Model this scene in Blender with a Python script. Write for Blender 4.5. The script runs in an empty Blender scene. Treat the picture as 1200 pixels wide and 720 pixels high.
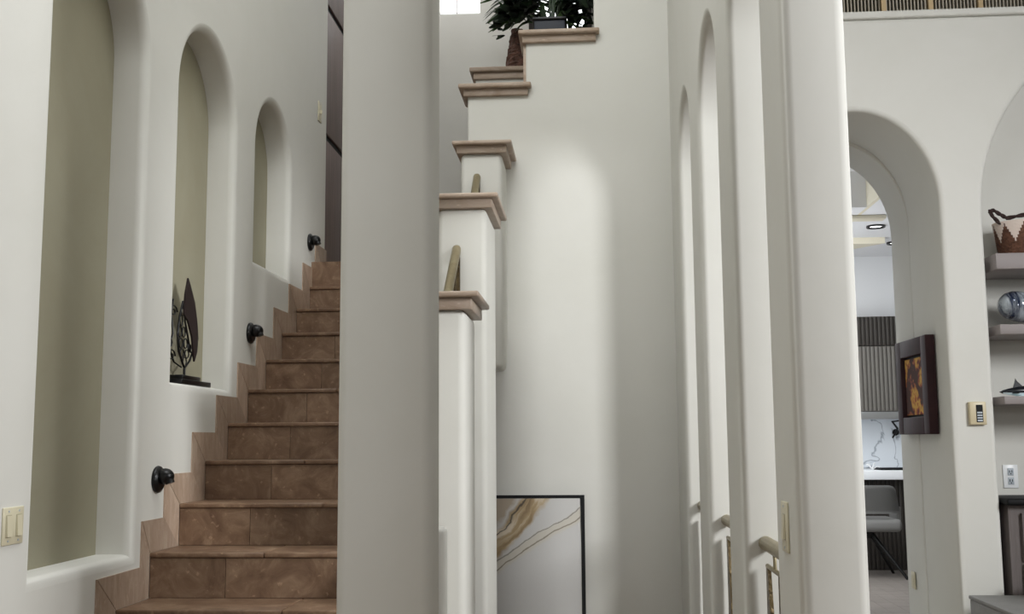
import bpy, bmesh, math, random
from mathutils import Vector, Matrix
random.seed(7)
PI = math.pi
sc = bpy.context.scene
col = sc.collection

# ------------------------------------------------------------------ camera
cam = bpy.data.cameras.new('camera'); cam_o = bpy.data.objects.new('camera', cam); col.objects.link(cam_o)
cam.sensor_width = 36.0; cam.lens = 1280.9 / 1200 * 36.0; cam.clip_start = 0.05; cam.clip_end = 200
_r = Vector((0.99744616, 0.07107295, -0.00705706)); _u = Vector((0.01557546, -0.12002457, 0.99264873)); _d = Vector((-0.06970345, 0.99022358, 0.12082504))
m = Matrix((( _r.x, _u.x, -_d.x, 0), (_r.y, _u.y, -_d.y, 0), (_r.z, _u.z, -_d.z, 1.308), (0, 0, 0, 1)))
cam_o.matrix_world = m
sc.camera = cam_o

# ------------------------------------------------------------------ world, lights, exposure
sc.view_settings.view_transform = 'Standard'; sc.view_settings.look = 'None'
sc.view_settings.gamma = 1; sc.view_settings.exposure = 0.0; sc.view_settings.use_curve_mapping = False
w = bpy.data.worlds.new('sky'); sc.world = w; w.use_nodes = True
w.node_tree.nodes['Background'].inputs[0].default_value = (0.93, 0.97, 1.0, 1)
w.node_tree.nodes['Background'].inputs[1].default_value = 0.28

def area(name, loc, target, sx, sy, power, colr=(1, 1, 1), spread=180):
    l = bpy.data.lights.new(name, 'AREA'); l.shape = 'RECTANGLE'; l.size = sx; l.size_y = sy; l.energy = power; l.color = colr
    l.spread = math.radians(spread)
    o = bpy.data.objects.new(name, l); col.objects.link(o); o.location = loc
    o.rotation_euler = (Vector(target) - Vector(loc)).to_track_quat('-Z', 'Y').to_euler()
    return o
area('living_room_window', (4.3, 1.5, 3.35), (0.2, 5.0, 1.3), 1.0, 1.4, 112, (0.98, 0.99, 1.0), 110)
area('window_light_front', (0.7, -4.2, 2.5), (0.1, 6.0, 2.4), 0.4, 0.4, 13, (1.0, 0.98, 0.96), 90)
area('stair_skylight', (-0.3, 2.9, 5.9), (-0.5, 3.2, 0), 2.4, 3.0, 160, (0.97, 0.99, 1.0))
area('landing_fill', (-1.6, 7.9, 5.7), (-0.9, 8.2, 3.5), 0.8, 0.8, 17, (1.0, 1.0, 1.0))  # unseen fill added to brighten the far stair wall
area('kitchen_light', (1.9, 9.8, 3.15), (2.2, 10.4, 0), 1.8, 2.5, 60, (0.98, 0.99, 1.0))
area('kitchen_window', (1.1, 9.6, 1.7), (3.1, 10.4, 1.6), 1.6, 1.6, 45, (0.96, 0.98, 1.0))

# ------------------------------------------------------------------ materials
def sl(c):
    return tuple((v / 12.92 if v <= 0.04045 else ((v + 0.055) / 1.055) ** 2.4) for v in c)
def hexc(h):
    return sl(tuple(int(h[i:i + 2], 16) / 255 for i in (0, 2, 4))) + (1,)
def mat(name, c, rough=0.6, metal=0.0, bump=0.0, bscale=40, c2=None, nscale=5, detail=6, spec=0.5, ramp=(0.35, 0.65), stretch=None, emit=None, coat=0):
    M = bpy.data.materials.new(name); M.use_nodes = True
    nt = M.node_tree; b = nt.nodes['Principled BSDF']
    b.inputs['Base Color'].default_value = c; b.inputs['Roughness'].default_value = rough
    b.inputs['Metallic'].default_value = metal; b.inputs['Specular IOR Level'].default_value = spec
    if coat: b.inputs['Coat Weight'].default_value = coat
    if emit:
        b.inputs['Emission Color'].default_value = emit[0]; b.inputs['Emission Strength'].default_value = emit[1]
    tc = nt.nodes.new('ShaderNodeTexCoord'); mp = nt.nodes.new('ShaderNodeMapping')
    nt.links.new(tc.outputs['Object'], mp.inputs[0])
    if stretch: mp.inputs['Scale'].default_value = stretch
    if c2:
        n = nt.nodes.new('ShaderNodeTexNoise'); n.inputs['Scale'].default_value = nscale; n.inputs['Detail'].default_value = detail; n.inputs['Roughness'].default_value = 0.65
        n.inputs['Distortion'].default_value = 0.6
        r = nt.nodes.new('ShaderNodeValToRGB'); r.color_ramp.elements[0].position = ramp[0]; r.color_ramp.elements[1].position = ramp[1]
        r.color_ramp.elements[0].color = c; r.color_ramp.elements[1].color = c2
        nt.links.new(mp.outputs[0], n.inputs['Vector']); nt.links.new(n.outputs['Fac'], r.inputs[0]); nt.links.new(r.outputs[0], b.inputs['Base Color'])
    if bump:
        n2 = nt.nodes.new('ShaderNodeTexNoise'); n2.inputs['Scale'].default_value = bscale; n2.inputs['Detail'].default_value = 4
        bp = nt.nodes.new('ShaderNodeBump'); bp.inputs['Strength'].default_value = bump; bp.inputs['Distance'].default_value = 0.01
        nt.links.new(mp.outputs[0], n2.inputs['Vector']); nt.links.new(n2.outputs['Fac'], bp.inputs['Height']); nt.links.new(bp.outputs[0], b.inputs['Normal'])
    return M

PLASTER = mat('warm_white_plaster', hexc('D6D5CF'), 0.75, bump=0.12, bscale=7, c2=hexc('D2D1CA'), nscale=1.2, spec=0.3)
NICHESHADE = mat('shade_toned_olive_plaster', hexc('9E9A86'), 0.8, bump=0.15, bscale=7, c2=hexc('99947F'), nscale=1.5, spec=0.2)  # olive hue, with the niches' shade painted into the darker colour
KWHITE = mat('kitchen_white_paint', hexc('E4E6E8'), 0.7)
def stone(name, a, b_, c_, grain=(1, 1, 1)):
    """travertine: blotches, veins and little pits; each tile shifts the pattern by its own random value"""
    M = bpy.data.materials.new(name); M.use_nodes = True; nt = M.node_tree; N = nt.nodes.new; L = nt.links.new
    b = nt.nodes['Principled BSDF']; b.inputs['Roughness'].default_value = 0.42; b.inputs['Specular IOR Level'].default_value = 0.35
    g = N('ShaderNodeNewGeometry'); oi = N('ShaderNodeObjectInfo')
    mul = N('ShaderNodeVectorMath'); mul.operation = 'SCALE'; mul.inputs[0].default_value = (13.1, 7.7, 9.3); L(oi.outputs['Random'], mul.inputs['Scale'])
    mp = N('ShaderNodeMapping'); mp.inputs['Scale'].default_value = grain; L(g.outputs['Position'], mp.inputs[0])
    ad = N('ShaderNodeVectorMath'); L(mp.outputs[0], ad.inputs[0]); L(mul.outputs[0], ad.inputs[1])
    n1 = N('ShaderNodeTexNoise'); n1.inputs['Scale'].default_value = 7; n1.inputs['Detail'].default_value = 8; n1.inputs['Roughness'].default_value = 0.7; n1.inputs['Distortion'].default_value = 1.2
    L(ad.outputs[0], n1.inputs['Vector'])
    r = N('ShaderNodeValToRGB'); e = r.color_ramp.elements; e[0].position = 0.3; e[0].color = a; e[1].position = 0.7; e[1].color = c_
    k = e.new(0.5); k.color = b_
    L(n1.outputs['Fac'], r.inputs[0])
    n2 = N('ShaderNodeTexNoise'); n2.inputs['Scale'].default_value = 38; n2.inputs['Detail'].default_value = 3; L(ad.outputs[0], n2.inputs['Vector'])
    r2 = N('ShaderNodeValToRGB'); r2.color_ramp.elements[0].position = 0.64; r2.color_ramp.elements[1].position = 0.72
    L(n2.outputs['Fac'], r2.inputs[0])
    mx = N('ShaderNodeMix'); mx.data_type = 'RGBA'; mx.inputs['B'].default_value = tuple(min(1, v * 1.7) for v in c_[:3]) + (1,)
    sc_ = N('ShaderNodeMath'); sc_.operation = 'MULTIPLY'; sc_.inputs[1].default_value = 0.35; L(r2.outputs[0], sc_.inputs[0]); L(sc_.outputs[0], mx.inputs['Factor'])
    L(r.outputs[0], mx.inputs['A'])
    hv = N('ShaderNodeHueSaturation'); vr = N('ShaderNodeMapRange'); vr.inputs['To Min'].default_value = 0.85; vr.inputs['To Max'].default_value = 1.13
    L(oi.outputs['Random'], vr.inputs[0]); L(vr.outputs[0], hv.inputs['Value']); L(mx.outputs['Result'], hv.inputs['Color']); L(hv.outputs[0], b.inputs['Base Color'])
    bp = N('ShaderNodeBump'); bp.inputs['Strength'].default_value = 0.15; bp.inputs['Distance'].default_value = 0.004; L(n1.outputs['Fac'], bp.inputs['Height']); L(bp.outputs[0], b.inputs['Normal'])
    return M
TRAV = stone('brown_travertine', hexc('614A3A'), hexc('7A614D'), hexc('957D67'))
TRAVS = stone('brown_travertine_skirting', hexc('9A8470'), hexc('AC9684'), hexc('BAA896'), (2.2, 2.2, 0.7))
CAPST = stone('beige_travertine_cap', hexc('94816F'), hexc('A69484'), hexc('B3A395'), (0.6, 0.6, 2))
WALLB = mat('dim_brown_grey_wall', hexc('8A8178'), 0.8)
ALMD = mat('almond_shadow_line', hexc('A69F86'), 0.5)
GROUT = mat('grout', hexc('6A5648'), 0.9)
BLACK = mat('matte_black_metal', hexc('0D0D0E'), 0.35, metal=0.3)
BLACKP = mat('black_painted_frame', hexc('0B0C0E'), 0.6, spec=0.25)
BRONZE = mat('hammered_bronze', hexc('4A3F30'), 0.4, metal=0.7, bump=0.6, bscale=60, c2=hexc('7A6A4C'), nscale=25)
RAILM = mat('champagne_bronze_handrail', hexc('8E8265'), 0.38, metal=0.55, c2=hexc('A19679'), nscale=14)
ALMOND = mat('almond_plastic', hexc('CFC8AE'), 0.35)
ALMOND2 = mat('beige_plastic', hexc('CBBE9E'), 0.4)
WHITEP = mat('white_plastic', hexc('E8EAEB'), 0.3)
GREYIN = mat('grey_plastic_insert', hexc('AEB6BD'), 0.4)
DARKWOOD = mat('dark_mauve_brown_wood', hexc('5A4A48'), 0.45, c2=hexc('74625E'), nscale=3, stretch=(12, 12, 0.6), bump=0.1)
CABWOOD = mat('grey_brown_cabinet', hexc('5B5350'), 0.5, c2=hexc('6A6260'), nscale=3, stretch=(10, 10, 0.8))
SHELF = mat('taupe_grey_shelf', hexc('8B8382'), 0.5, c2=hexc('908887'), nscale=2)
GREYBOX = mat('grey_leatherette', hexc('7D7C7A'), 0.55, c2=hexc('858482'), nscale=9, bump=0.2, bscale=60)
TAN = mat('tan_wood_post', hexc('C5AD85'), 0.5, c2=hexc('B79E76'), nscale=4, stretch=(8, 8, 1))
SLATM = mat('pale_metal_slat', hexc('B4AC9C'), 0.5)
DARKBK = mat('dark_backing', hexc('221C18'), 0.8)
LEAF = mat('deep_green_leaf', hexc('2C4720'), 0.42, c2=hexc('4F6C32'), nscale=8, spec=0.5)
LEAF2 = mat('dark_green_leaf', hexc('1B2A1A'), 0.4, c2=hexc('2F4427'), nscale=8, spec=0.5)
BARK = mat('fibrous_brown_bark', hexc('3C2A22'), 0.9, bump=1.0, bscale=50, c2=hexc('6B4C40'), nscale=30)
NAVY = mat('navy_black_glaze', hexc('101624'), 0.55, c2=hexc('172030'), nscale=6)
WICKER = mat('brown_wicker', hexc('4A2F22'), 0.7, c2=hexc('7A5440'), nscale=45, bump=0.6, bscale=80)
WICKERW = mat('cream_woven_cotton', hexc('E3D6CC'), 0.8, bump=0.5, bscale=120)
ROPE = mat('dark_rope', hexc('33221E'), 0.8, bump=0.8, bscale=90)
MAHOG = mat('dark_mahogany_frame', hexc('2C1A1E'), 0.55, spec=0.25, c2=hexc('3A2226'), nscale=5, stretch=(1, 6, 1))
FABRIC = mat('grey_upholstery', hexc('7C7C7A'), 0.9, bump=0.3, bscale=200)
FLUTE = mat('grey_fluted_panel', hexc('6A6762'), 0.5)
FLUTED = mat('dark_fluted_panel', hexc('37332F'), 0.5)
STEEL = mat('brushed_steel', hexc('C4C6C8'), 0.3, metal=0.9)
WORKTOP = mat('white_quartz', hexc('E2E5E8'), 0.25)
CREAMB = mat('cream_beam', hexc('E2DCC8'), 0.7)
WHITEB = mat('white_ceiling', hexc('E9EAEC'), 0.7)
FLOORK = mat('grey_brown_plank', hexc('99928C'), 0.35, c2=hexc('7E7873'), nscale=3, stretch=(1, 8, 1))
TILEF = mat('stone_floor', hexc('7E6C5C'), 0.5, c2=hexc('8A7868'), nscale=4)
GLOW = mat('lamp_diffuser', (1, 1, 1, 1), 0.5, emit=((1, 1, 1, 1), 4))
DAY = mat('daylight_pane', (1, 1, 1, 1), 0.2, emit=((0.95, 0.98, 1, 1), 3.0))

def marble_art():
    M = bpy.data.materials.new('marbled_gold_and_grey_print'); M.use_nodes = True; nt = M.node_tree; N = nt.nodes.new; L = nt.links.new
    b = nt.nodes['Principled BSDF']; b.inputs['Roughness'].default_value = 0.28
    tc = N('ShaderNodeTexCoord'); sp = N('ShaderNodeSeparateXYZ'); L(tc.outputs['Object'], sp.inputs[0])
    nz = N('ShaderNodeTexNoise'); nz.inputs['Scale'].default_value = 4.5; nz.inputs['Detail'].default_value = 5; L(tc.outputs['Object'], nz.inputs['Vector'])
    def M_(op, a, b_=None, c_=None):
        n = N('ShaderNodeMath'); n.operation = op
        for i, v in enumerate((a, b_, c_)):
            if v is None: continue
            if isinstance(v, (int, float)): n.inputs[i].default_value = v
            else: L(v, n.inputs[i])
        return n.outputs[0]
    # d : distance across a diagonal line, rising to the right
    x, z = sp.outputs[0], sp.outputs[2]
    warp = M_('MULTIPLY', M_('SUBTRACT', nz.outputs['Fac'], 0.5), 0.16)
    d = M_('ADD', M_('SUBTRACT', M_('MULTIPLY', x, 0.747), M_('MULTIPLY', z, 0.665)), warp)
    d2 = M_('ADD', M_('SUBTRACT', M_('MULTIPLY', x, 0.535), M_('MULTIPLY', z, 0.845)), M_('MULTIPLY', warp, 0.5))
    def band(centre, half, soft, d=d):
        a = M_('ABSOLUTE', M_('SUBTRACT', d, centre)); mr = N('ShaderNodeMapRange'); mr.inputs['From Min'].default_value = half; mr.inputs['From Max'].default_value = half + soft
        mr.inputs['To Min'].default_value = 1; mr.inputs['To Max'].default_value = 0; L(a, mr.inputs[0]); return mr.outputs[0]
    n2 = N('ShaderNodeTexNoise'); n2.inputs['Scale'].default_value = 9; n2.inputs['Detail'].default_value = 6; n2.inputs['Distortion'].default_value = 2; 
    al = M_('ADD', M_('MULTIPLY', x, 0.28), M_('MULTIPLY', z, 0.31)); cx_ = N('ShaderNodeCombineXYZ'); L(al, cx_.inputs[0]); L(M_('MULTIPLY', d, 2.2), cx_.inputs[2]); L(cx_.outputs[0], n2.inputs['Vector']); n2.inputs['Distortion'].default_value = 0.6
    r = N('ShaderNodeValToRGB'); e = r.color_ramp.elements; e[0].position = 0.35; e[0].color = hexc('8B765A'); e[1].position = 0.62; e[1].color = hexc('D6CAB6'); k = e.new(0.5); k.color = hexc('AD9774')
    L(n2.outputs['Fac'], r.inputs[0])
    def mix(f, A, B):
        mx = N('ShaderNodeMix'); mx.data_type = 'RGBA'; L(f, mx.inputs['Factor'])
        for nm, v in (('A', A), ('B', B)):
            if isinstance(v, tuple): mx.inputs[nm].default_value = v
            else: L(v, mx.inputs[nm])
        return mx.outputs['Result']
    c = mix(band(-0.215, 0.052, 0.02), hexc('C9C8C6'), r.outputs[0])
    c = mix(M_('MULTIPLY', band(-0.13, 0.018, 0.02, d2), 0.45), c, hexc('CBC2AC'))
    c = mix(M_('MULTIPLY', band(-0.118, 0.0012, 0.004, d2), 0.8), c, hexc('6E6250'))
    c = mix(M_('MULTIPLY', band(-0.156, 0.001, 0.004, d2), 0.7), c, hexc('5E574C'))
    c = mix(M_('MULTIPLY', band(-0.258, 0.002, 0.005), 0.85), c, hexc('3E3A38'))
    c = mix(M_('MULTIPLY', band(-0.34, 0.035, 0.02), 0.7), c, hexc('9C8668'))
    L(c, b.inputs['Base Color'])
    return M
def marble_wall():
    M = mat('white_veined_marble', hexc('D4DAE0'), 0.2, c2=hexc('E2E6EA'), nscale=2)
    nt = M.node_tree; N = nt.nodes.new; L = nt.links.new; b = nt.nodes['Principled BSDF']
    tc = N('ShaderNodeTexCoord'); n = N('ShaderNodeTexNoise'); n.inputs['Scale'].default_value = 2.4; n.inputs['Detail'].default_value = 4; n.inputs['Distortion'].default_value = 0.8; L(tc.outputs['Object'], n.inputs['Vector'])
    s = N('ShaderNodeMath'); s.operation = 'SUBTRACT'; s.inputs[1].default_value = 0.5; L(n.outputs['Fac'], s.inputs[0])
    a = N('ShaderNodeMath'); a.operation = 'ABSOLUTE'; L(s.outputs[0], a.inputs[0])
    r = N('ShaderNodeValToRGB'); r.color_ramp.elements[0].position = 0.0; r.color_ramp.elements[0].color = hexc('98A0A8'); r.color_ramp.elements[1].position = 0.018; r.color_ramp.elements[1].color = hexc('DAE0E6')
    L(a.outputs[0], r.inputs[0]); L(r.outputs[0], b.inputs['Base Color']); return M
def flower_art():
    M = bpy.data.materials.new('yellow_and_rust_floral_print'); M.use_nodes = True; nt = M.node_tree; N = nt.nodes.new; L = nt.links.new
    b = nt.nodes['Principled BSDF']; b.inputs['Roughness'].default_value = 0.7; b.inputs['Specular IOR Level'].default_value = 0.28
    tc = N('ShaderNodeTexCoord'); nz = N('ShaderNodeTexNoise'); nz.inputs['Scale'].default_value = 26; nz.inputs['Detail'].default_value = 4; L(tc.outputs['Object'], nz.inputs['Vector'])
    v = N('ShaderNodeTexVoronoi'); v.inputs['Scale'].default_value = 6.5; v.inputs['Randomness'].default_value = 0.8; L(tc.outputs['Object'], v.inputs['Vector'])
    ad = N('ShaderNodeMath'); ad.operation = 'MULTIPLY_ADD'; ad.inputs[1].default_value = 0.75; L(nz.outputs['Fac'], ad.inputs[0]); L(v.outputs['Distance'], ad.inputs[2])
    r = N('ShaderNodeValToRGB'); e = r.color_ramp.elements; e[0].position = 0.42; e[0].color = hexc('5E2420'); e[1].position = 1.0; e[1].color = hexc('43251C')
    for p, c in ((0.56, '863A2E'), (0.64, 'B4702E'), (0.73, 'CFA348'), (0.84, 'B98A38'), (0.92, '8E4630')): k = e.new(p); k.color = hexc(c)
    L(ad.outputs[0], r.inputs[0]); L(r.outputs[0], b.inputs['Base Color']); return M
def blob_mat():
    M = mat('mottled_silver_blue_glass', hexc('2A3550'), 0.12, metal=0.35, c2=hexc('C2CBD2'), nscale=7, stretch=(3.5, 1, 1), ramp=(0.4, 0.6), coat=0.6); return M

# ------------------------------------------------------------------ helpers
def tag(o, label=None, cat=None, group=None, kind=None):
    if label: o['label'] = label
    if cat: o['category'] = cat
    if group: o['group'] = group
    if kind: o['kind'] = kind
    return o
def thing(name, loc, label, cat, group=None, rz=0):
    o = bpy.data.objects.new(name, None); col.objects.link(o); o.location = loc; o.rotation_euler = (0, 0, rz)
    o.empty_display_size = 0.1
    return tag(o, label, cat, group)
def wloc(p):
    v = Vector((0, 0, 0))
    while p is not None:
        v = v + Vector(p.location); p = p.parent
    return v
def link(name, me, M, parent=None, smooth=False, local=False):
    """mesh in world coordinates; re-based on the parent (parents are unrotated unless local=True)"""
    o = bpy.data.objects.new(name, me); col.objects.link(o)
    if M is not None:
        if isinstance(M, (list, tuple)):
            for k in M: me.materials.append(k)
        else: me.materials.append(M)
    if parent is not None:
        o.parent = parent
        if not local: me.transform(Matrix.Translation(-wloc(parent)))
    if smooth:
        for p in me.polygons: p.use_smooth = True
    return o
def center(o):
    """move the object's origin to the middle of its mesh"""
    me = o.data; c = sum((v.co for v in me.vertices), Vector()) / len(me.vertices)
    me.transform(Matrix.Translation(-c)); o.location = Vector(o.location) + c; return o
def bm_box(bm, lo, hi, mi=0, mtx=None):
    vs = [bm.verts.new((x, y, z)) for x in (lo[0], hi[0]) for y in (lo[1], hi[1]) for z in (lo[2], hi[2])]
    for f in ((0, 1, 3, 2), (4, 6, 7, 5), (0, 4, 5, 1), (2, 3, 7, 6), (0, 2, 6, 4), (1, 5, 7, 3)):
        fc = bm.faces.new([vs[i] for i in f]); fc.material_index = mi
    if mtx is not None: bmesh.ops.transform(bm, matrix=mtx, verts=vs)
    return vs
def fin(bm, name, M, parent=None, bevel=0, segs=3, smooth=False, local=False, keep=False):
    bmesh.ops.recalc_face_normals(bm, faces=bm.faces)
    if bevel:
        bmesh.ops.bevel(bm, geom=[e for e in bm.edges if e.is_manifold and e.calc_face_angle(0) > 0.5], offset=bevel, segments=segs, profile=0.5, affect='EDGES', clamp_overlap=True)
    me = bpy.data.meshes.new(name); bm.to_mesh(me); bm.free()
    o = link(name, me, M, parent, smooth=smooth or bevel > 0, local=local)
    if bevel and not smooth:
        try: me.set_sharp_from_angle(angle=math.radians(50))
        except Exception: pass
    return o
def box(name, lo, hi, M, parent=None, bevel=0, segs=2, local=False):
    bm = bmesh.new(); bm_box(bm, lo, hi); o = fin(bm, name, M, parent, bevel, segs, local=local)
    return o
def bm_prism(bm, pts, axis, a0, a1, mi=0):
    """pts: 2D outline. axis X -> (y,z); Y -> (x,z); Z -> (x,y)"""
    def mk(p, a):
        return {'X': (a, p[0], p[1]), 'Y': (p[0], a, p[1]), 'Z': (p[0], p[1], a)}[axis]
    A = [bm.verts.new(mk(p, a0)) for p in pts]; B = [bm.verts.new(mk(p, a1)) for p in pts]
    n = len(pts); fs = [bm.faces.new(A), bm.faces.new(B[::-1])]
    for i in range(n): fs.append(bm.faces.new((A[i], B[i], B[(i + 1) % n], A[(i + 1) % n])))
    for f in fs: f.material_index = mi
def prism(name, pts, axis, a0, a1, M, parent=None, bevel=0, segs=2):
    bm = bmesh.new(); bm_prism(bm, pts, axis, a0, a1); return fin(bm, name, M, parent, bevel, segs)
def bm_tube(bm, pts, r, n=10, caps=True, taper=None):
    pts = [Vector(p) for p in pts]; rings = []; up = None
    for i, p in enumerate(pts):
        t = (pts[min(i + 1, len(pts) - 1)] - pts[max(i - 1, 0)]).normalized()
        if up is None: up = t.orthogonal().normalized()
        up = (up - t * up.dot(t)); up = up.normalized() if up.length > 1e-6 else t.orthogonal().normalized()
        s = t.cross(up); rr = r if taper is None else taper[i]
        rings.append([bm.verts.new(p + (up * math.cos(2 * PI * k / n) + s * math.sin(2 * PI * k / n)) * rr) for k in range(n)])
    for a, b in zip(rings, rings[1:]):
        for k in range(n): bm.faces.new((a[k], a[(k + 1) % n], b[(k + 1) % n], b[k]))
    if caps: bm.faces.new(rings[0][::-1]); bm.faces.new(rings[-1])
def tube(name, pts, r, M, parent=None, n=10, taper=None, local=False):
    bm = bmesh.new(); bm_tube(bm, pts, r, n, taper=taper); o = fin(bm, name, M, parent, smooth=True, local=local)
    try: o.data.set_sharp_from_angle(angle=math.radians(60))
    except Exception: pass
    return o
def lathe(name, prof, c, M, parent=None, n=32, mtx=None, local=False):
    bm = bmesh.new(); rings = []
    for r, z in prof:
        rings.append([bm.verts.new((r * math.cos(2 * PI * k / n), r * math.sin(2 * PI * k / n), z)) for k in range(n)] if r > 1e-5 else [bm.verts.new((0, 0, z))])
    for a, b in zip(rings, rings[1:]):
        for k in range(n):
            q = [a[k % len(a)], a[(k + 1) % len(a)], b[(k + 1) % len(b)], b[k % len(b)]]
            u = []
            for v in q:
                if v not in u: u.append(v)
            if len(u) > 2: bm.faces.new(u)
    mt = Matrix.Translation(c) @ (mtx or Matrix.Identity(4)); bmesh.ops.transform(bm, matrix=mt, verts=bm.verts)
    o = fin(bm, name, M, parent, smooth=True, local=local)
    try: o.data.set_sharp_from_angle(angle=math.radians(45))
    except Exception: pass
    return o
def wall_sheet(name, outlines, axis, a0, a1, bevel, M, parent=None):
    """a wall with openings, its arrises rounded; outlines: first the outside, then the holes, in (y,z) or (x,z)"""
    cu = bpy.data.curves.new(name, 'CURVE'); cu.dimensions = '2D'; cu.fill_mode = 'BOTH'
    for pts in outlines:
        s = cu.splines.new('POLY'); s.points.add(len(pts) - 1); s.use_cyclic_u = True
        for i, p in enumerate(pts): s.points[i].co = (p[0], p[1], 0, 1)
    th = abs(a1 - a0); cu.extrude = th / 2 - bevel; cu.bevel_depth = bevel; cu.bevel_resolution = 4; cu.offset = -bevel
    o = bpy.data.objects.new(name, cu); col.objects.link(o)
    me = bpy.data.meshes.new_from_object(o); bpy.data.objects.remove(o); bpy.data.curves.remove(cu)
    mid = (a0 + a1) / 2
    if axis == 'X': mt = Matrix(((0, 0, 1, mid), (1, 0, 0, 0), (0, 1, 0, 0), (0, 0, 0, 1)))
    else: mt = Matrix(((1, 0, 0, 0), (0, 0, -1, mid), (0, 1, 0, 0), (0, 0, 0, 1)))
    me.transform(mt); me.materials.clear()
    o = link(name, me, M, parent, smooth=True)
    try: me.set_sharp_from_angle(angle=math.radians(38))
    except Exception: pass
    return o
def rect(a, b, c, d): return [(a, b), (c, b), (c, d), (a, d)]
def arch(x0, x1, z0, zs, rz=None, n=40):
    r = (x1 - x0) / 2; rz = rz or r; c = (x0 + x1) / 2
    return [(x0, z0), (x1, z0)] + [(c + r * math.cos(PI * k / n), zs + rz * math.sin(PI * k / n)) for k in range(n + 1)]

# ------------------------------------------------------------------ the shell
def st(o): o['kind'] = 'structure'; return o
XL = -1.750
CEIL = 6.0
NICHES = [arch(3.378, 4.125, 0.885, 2.825), arch(4.486, 5.222, 1.562, 2.84), arch(5.570, 6.232, 2.258, 2.865)]
st(wall_sheet('wall_left', [rect(-4.5, 0, 7.12, CEIL)] + NICHES, 'X', XL - 0.20, XL, 0.036, PLASTER))
st(box('wall_left_backing', (XL - 0.30, -4.5, 0), (XL - 0.139, 7.10, CEIL), NICHESHADE)).name = 'wall_left'
st(box('floor', (-4, -4.5, -0.2), (6.5, 7.55, 0), TILEF))

# arcade wall on the right of the stair well: pier, three arched openings
XA0, XA1 = 0.507, 0.675
ARC = [arch(3.113, 3.80, 0.0, 2.75), arch(4.165, 4.865, 0.0, 2.72), arch(5.265, 5.935, 0.0, 2.77)]
for a in ARC:
    a[0] = (a[0][0], 0.001); a[1] = (a[1][0], 0.001)
st(wall_sheet('wall_right', [rect(2.77, -0.3, 6.60, CEIL)] + ARC, 'X', XA0, XA1 - 0.0, 0.03, PLASTER))
# unseen arched header above the frame, added to shape light on the back wall
HD = [(-0.478, 3.7), (-0.478, 2.74)] + [(0.0145 - 0.4925 * math.cos(PI * k / 30), 2.74 + 0.22 * math.sin(PI * k / 30)) for k in range(1, 30)] + [(0.507, 2.74), (0.507, 3.7)]
st(prism('wall_light_shaper', HD, 'Y', 3.09, 3.27, PLASTER)).name = 'wall_front'
# wall across the back of the well, stepped where the upper flight climbs
BK = [(-0.715, 2.2), (-0.715, 3.43), (-0.358, 3.43), (-0.358, 3.75), (0.06, 3.75), (0.06, CEIL), (0.52, CEIL), (0.52, 0), (-0.715, 0)]
st(prism('wall_back', BK, 'Y', 6.43, 6.73, PLASTER, bevel=0.012))

# ------------------------------------------------------------------ staircase of travertine tiles
Z0, H0, G, R = 3.997, 0.70, 0.30, 0.1748
stair = thing('staircase', (-1.2, 2.8, 0), 'brown travertine staircase climbing beside the niched wall', 'staircase')
XS0, XS1 = -1.746, -0.768
for k in range(-4, 11):
    y, z = Z0 + k * G, H0 + k * R
    y1 = y + G if k < 10 else 7.2
    if k > -4 or True:
        box('step_core', (XS0 + 0.001, y + 0.022, max(-0.05, z - R - (0.2 if k > 2 else 0.6))), (XS1, y1 + 0.022, z - 0.021), GROUT, stair)
    # riser tiles and tread tiles
    cuts = [XS0, XS0 + 0.307, XS0 + 0.307 + 0.61, XS1]
    for a, b in zip(cuts, cuts[1:]):
        if b - a < 0.01: continue
        o = box('riser_tile', (a + 0.001, y + 0.004, z - R + 0.001), (b - 0.001, y + 0.022, z - 0.0205), TRAV, stair); center(o)
    sh = 0.0 if k % 2 else 0.16
    cuts = [XS0, XS0 + 0.46 + sh, XS1]
    for a, b in zip(cuts, cuts[1:]):
        o = box('tread_tile', (a + 0.001, y - 0.004, z - 0.019), (b - 0.001, y1 + 0.003, z), TRAV, stair, bevel=0.004, segs=2); center(o)
# stepped skirting, two mitred pieces per step
SK0, SK1 = XL - 0.004, -1.7442
for k in range(-4, 11):
    y, z = Z0 + k * G, H0 + k * R
    ya = y - 0.165 if k != 1 else y - 0.085
    yb = y + G - 0.165 if k != 0 else y + G - 0.085
    if k == 10: yb = 7.118
    yn = y + G if k < 10 else 7.118
    zt = z + 0.128; zp = z - R
    g_ = 0.0012
    # horizontal strip over the tread
    prism('skirting_tile', [(y + g_, z), (yn - g_, z), (yb - g_ if k < 10 else yn, zt), (ya + g_, zt)], 'X', SK0, SK1, TRAVS, stair)
    # upright strip beside the riser
    prism('skirting_tile', [(y - g_, z - g_), (ya - g_, zt - g_), (ya - g_, zp + 0.128), (y - g_, zp + 0.001)] if True else [], 'X', SK0, SK1 - 0.0006, TRAVS, stair)
# plaster stringer carrying the pillars
prism('stringer', [(3.64, 0.10), (6.98, 2.05), (6.98, 2.44), (3.64, 0.60)], 'X', -0.766, -0.717, PLASTER, stair)
# landing and the flight behind the back wall
box('landing', (-3.44, 7.2, 2.20), (-0.765, 8.595, 2.446), TRAV, stair)
box('landing', (-1.75, 6.75, 2.20), (0.5, 7.2, 2.44), TRAV, stair)

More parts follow.
